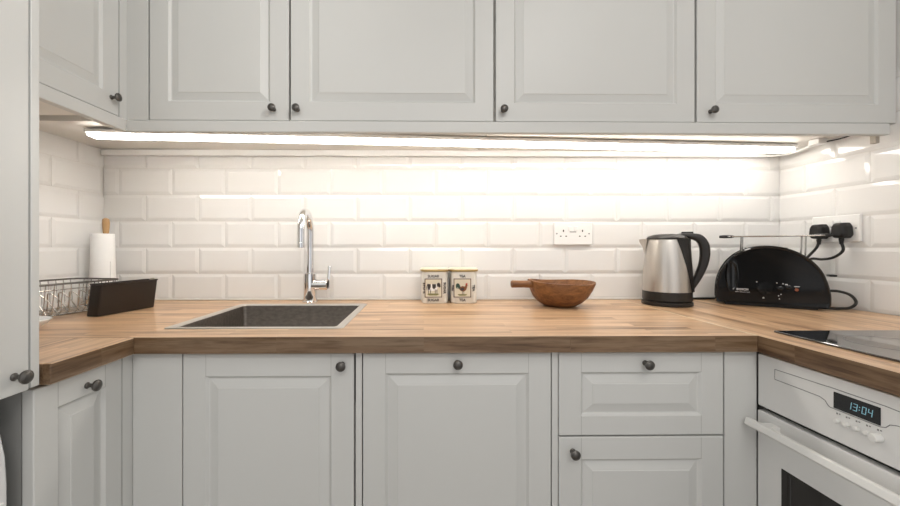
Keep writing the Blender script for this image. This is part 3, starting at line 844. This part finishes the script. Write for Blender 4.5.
ca = math.radians(-10)
t = thing('cutlery_tray', 'dark brown-black plastic cutlery holder hooked at the end of the dish rack', 'holder', (-.942, 1.218, CT+.0008), ca)
bm = bmesh.new()
H = .090
th = .0025; H = .094
def tr(q, grow, z, r_): return rrect(-.020+q*.012-grow, .020+q*.016+grow, -.088-grow, .101+grow, r_, z, 4)
loft(bm, [tr(0, 0, 0, .006), tr(.04, .001, .004, .007), tr(.95, 0, H-.004, .007), tr(.96, .002, H-.003, .008), tr(1, .002, H, .008), tr(1, -th, H, .006), tr(.1, -th, .006, .005)])
link('tray', bm, M['brownblack'], t, smooth=True)
bm = bmesh.new()
bm2 = bmesh.new()
loft(bm, [[Vector((x, .0975+q, z)) for x, z in [(-.004, .080), (.030, .080), (.028, .093), (.020, .098), (.008, .096)]] for q in (0, .0022)])
link('grey_tab', bm, M['clip'], t)
bm2.free()

t = thing('serving_dish', 'edge of a white dish beside the tall cabinet on the left worktop', 'dish', (-.976, .946, CT+.0006))
bm = bmesh.new(); lathe(bm, [(0, 0), (.034, 0), (.036, .003), (.050, .012), (.059, .021), (.060, .0235), (.058, .0245), (.048, .0155), (.034, .0075), (0, .0065)], 56)
link('dish_body', bm, M['ceramic'], t, smooth=True)

# ------------------------------------------------------------------ hob
t = thing('ceramic_hob', 'black glass hob set on the right worktop', 'hob', (1.085, .645, CT+.0005))
link('glass_top', BX(-.262, .262, -.258, .258, 0, .0042, bev=.0015), M['glass'], t)
for x, y, r in ((-.13, .13, .072), (.13, .13, .09), (-.13, -.13, .09), (.13, -.13, .072)):
    bm = bmesh.new(); lathe(bm, [(r, .0043), (r, .00445), (r-.0015, .00445), (r-.0015, .0043)], 64, Matrix.Translation((x, y, 0)))
    link('cooking_zone', bm, M['greyprint'], t)

# ------------------------------------------------------------------ oven
OY0, OY1 = .290, .8885
t = thing('built_in_oven', 'white built-in oven with digital clock below the right worktop', 'oven', (XRD, OY1, 0), -PI/2)
# local: x runs from the far edge towards the camera, -y faces the room
Wd = OY1-OY0
link('carcass', BX(.004, Wd-.004, .020, .55, .13, .855), M['gap'], t)
cp = link('control_panel', BX(.0015, Wd, 0, .019, .737, .856, bev=.002), M['enamel'], t)
bm = bmesh.new(); lw = .0007
pts = [(.045, .832), (.155, .834), (.158, .8345), (.250, .8345), (.290, .832), (.30, .828), (.47, .826), (.555, .826)]
lo = [(.045, .832), (.045, .810), (.142, .8095), (.152, .806), (.158, .798), (.162, .7965), (.242, .7965), (.250, .799), (.256, .806), (.266, .809), (.555, .8095)]
tube(bm, [(x, -.0002, z) for x, z in pts], lw, 6); tube(bm, [(x, -.0002, z) for x, z in lo], lw, 6)
link('printed_outline', bm, M['greyprint'], cp)
dsp = link('clock_display', BX(.168, .243, -.0014, .004, .7985, .829, bev=.0008), M['display'], cp)
SEG = {'0': 'abcdef', '1': 'bc', '3': 'abgcd', '4': 'fgbc'}
bm = bmesh.new()
def seg7(ch, x, z, w, h):
    T = .0016
    R = {'a': (0, w, h-T, h), 'd': (0, w, 0, T), 'g': (0, w, h/2-T/2, h/2+T/2), 'f': (0, T, h/2, h), 'e': (0, T, 0, h/2), 'b': (w-T, w, h/2, h), 'c': (w-T, w, 0, h/2)}
    for s in SEG[ch]:
        a, b, c_, d = R[s]; g = .0003
        vs = box(bm, x+a+g, x+b-g, -.0021, -.0016, z+c_+g, z+d-g)
for ch, x in (('1', .1925), ('3', .2020), ('0', .2160), ('4', .2255)): seg7(ch, x, .8075, .0072, .0135)
for z in (.8115, .8165): box(bm, .2115, .2130, -.0021, -.0016, z, z+.0015)
for v in bm.verts: v.co.x += (v.co.z-.8145)*.12
link('clock_digits', bm, M['digit'], dsp)
for k in range(5):
    x = .176+k*.0163
    big = k == 4
    bm = bmesh.new(); lathe(bm, [(.0042, 0), (.0042, .006), (.003, .0072), (0, .0074)] if not big else [(.0072, 0), (.0072, .012), (.0060, .0135), (0, .0138)], 20, Matrix.Translation((x, -.0002, .7775)) @ Matrix.Rotation(PI/2, 4, 'X'))
    link('control_knob' if big else 'button', bm, M['handle'], cp, smooth=True)
for k in range(5):
    bm = bmesh.new()
    x = .176+k*.0163
    for q in (-.0022, .0022): box(bm, x+q-.0012, x+q+.0012, -.0006, .0002, .7885+(.001 if q > 0 else 0), .7915)
    link('button_symbol', bm, M['greyprint'], cp)
dr = link('door', BX(.0015, Wd, -.001, .019, .135, .7265, bev=.002), M['enamel'], t)
bm = bmesh.new()
box(bm, .062, Wd-.062, -.0022, .004, .20, .624, bev=.001)
win = link('window', bm, M['ovenglass'], dr)
for a in (.084, Wd-.0855): link('window_inner_frame', BX(a, a+.0015, -.0026, -.0022, .205, .615), M['gloss_grey'], win)
bm = bmesh.new()
prof = [(-.040, -.004), (-.036, -.009), (-.026, -.010), (-.024, .004), (-.028, .009), (-.036, .009)]
loft(bm, [[Vector((x, y, .7035+z)) for y, z in prof] for x in (.010, Wd-.010)])
bmesh.ops.bevel(bm, geom=list(bm.edges), offset=.001, segments=1, affect='EDGES')
hd = link('handle', bm, M['handle'], dr)
for x in (.040, Wd-.055):
    bm = bmesh.new()
    loft(bm, [[Vector((xx, y, .7035+z)) for xx, z in [(x-.004, -.006), (x+.020, -.006), (x+.020, .007), (x-.004, .007)]] for y in (-.030, -.0012)])
    link('handle_bracket', bm, M['handle'], hd)

# ------------------------------------------------------------------ lights, world, camera
w = bpy.data.worlds.new('World'); S.world = w; w.use_nodes = True
# made-up lighter and darker zones round the horizon, for fill light and contrasty reflections
nt = w.node_tree; bg = nt.nodes['Background']; bg.inputs[1].default_value = 1.0
tc = N(nt, 'ShaderNodeTexCoord'); sp = N(nt, 'ShaderNodeSeparateXYZ'); nt.links.new(tc.outputs['Generated'], sp.inputs[0])
at = N(nt, 'ShaderNodeMath', operation='ARCTAN2'); nt.links.new(sp.outputs['X'], at.inputs[0]); nt.links.new(sp.outputs['Y'], at.inputs[1])
mr = N(nt, 'ShaderNodeMapRange'); mr.inputs[1].default_value = -PI; mr.inputs[2].default_value = PI; nt.links.new(at.outputs[0], mr.inputs[0])
cr = N(nt, 'ShaderNodeValToRGB'); cr.color_ramp.interpolation = 'EASE'
e = cr.color_ramp.elements
stops = [(0., .55), (.03, .50), (.05, .13), (.09, .13), (.11, .62), (.22, .62), (.25, .42), (.60, .42), (.70, .50), (.80, .62), (.86, .62), (.885, .16), (.93, .16), (.95, .55)]
e[0].position = 0; e[1].position = 1.
e[0].color = e[1].color = (.55, .55, .55, 1)
for p, v in stops[1:]:
    q = e.new(p); q.color = (v*.985, v*.99, v, 1)
nt.links.new(mr.outputs[0], cr.inputs[0])
vm = N(nt, 'ShaderNodeVectorMath', operation='SCALE'); vm.inputs['Scale'].default_value = 2.05
nt.links.new(cr.outputs[0], vm.inputs[0]); nt.links.new(vm.outputs[0], bg.inputs[0])
def area(name, loc_, target, sx, sy, power, col=(1, .97, .93)):
    li = bpy.data.lights.new(name, 'AREA'); li.shape = 'RECTANGLE'; li.size = sx; li.size_y = sy; li.energy = power; li.color = col
    o = bpy.data.objects.new(name, li); COL.objects.link(o); o.location = loc_
    o.rotation_euler = (Vector(target)-Vector(loc_)).to_track_quat('-Z', 'Y').to_euler()
    return o
area('fill_area_light', (.1, -.9, 2.38), (.05, .9, .9), 1.2, .8, 24)  # unseen soft fill added behind the camera, no real fixture
area('fill_area_light', (.62, -.05, 2.40), (-.1, .9, 1.3), .5, .5, 6)  # second fill, added to brighten the left wall cabinet door
li = bpy.data.lights.new('fill_spot_light', 'SPOT'); li.energy = 75; li.spot_size = math.radians(44); li.spot_blend = .8; li.shadow_soft_size = .12; li.color = (1, .97, .93)  # added spot that lifts the left wall cabinet door, no fixture there
o = bpy.data.objects.new('fill_spot_light', li); COL.objects.link(o); o.location = (1.05, -.15, 2.36)
o.rotation_euler = (Vector((-.85, .86, 1.72))-o.location).to_track_quat('-Z', 'Y').to_euler()
cam = bpy.data.cameras.new('camera'); co = bpy.data.objects.new('camera', cam); COL.objects.link(co)
co.location = (0, 0, 1.10); co.rotation_euler = (PI/2, 0, math.radians(-.75))
cam.sensor_width = 36; cam.lens = 36*388/900; cam.shift_x = (450-429)/900; cam.shift_y = -(253-247.5)/900
cam.clip_start = .01
S.camera = co
S.view_settings.view_transform = 'Standard'; S.view_settings.look = 'None'; S.view_settings.exposure = 0.; S.view_settings.gamma = 1.
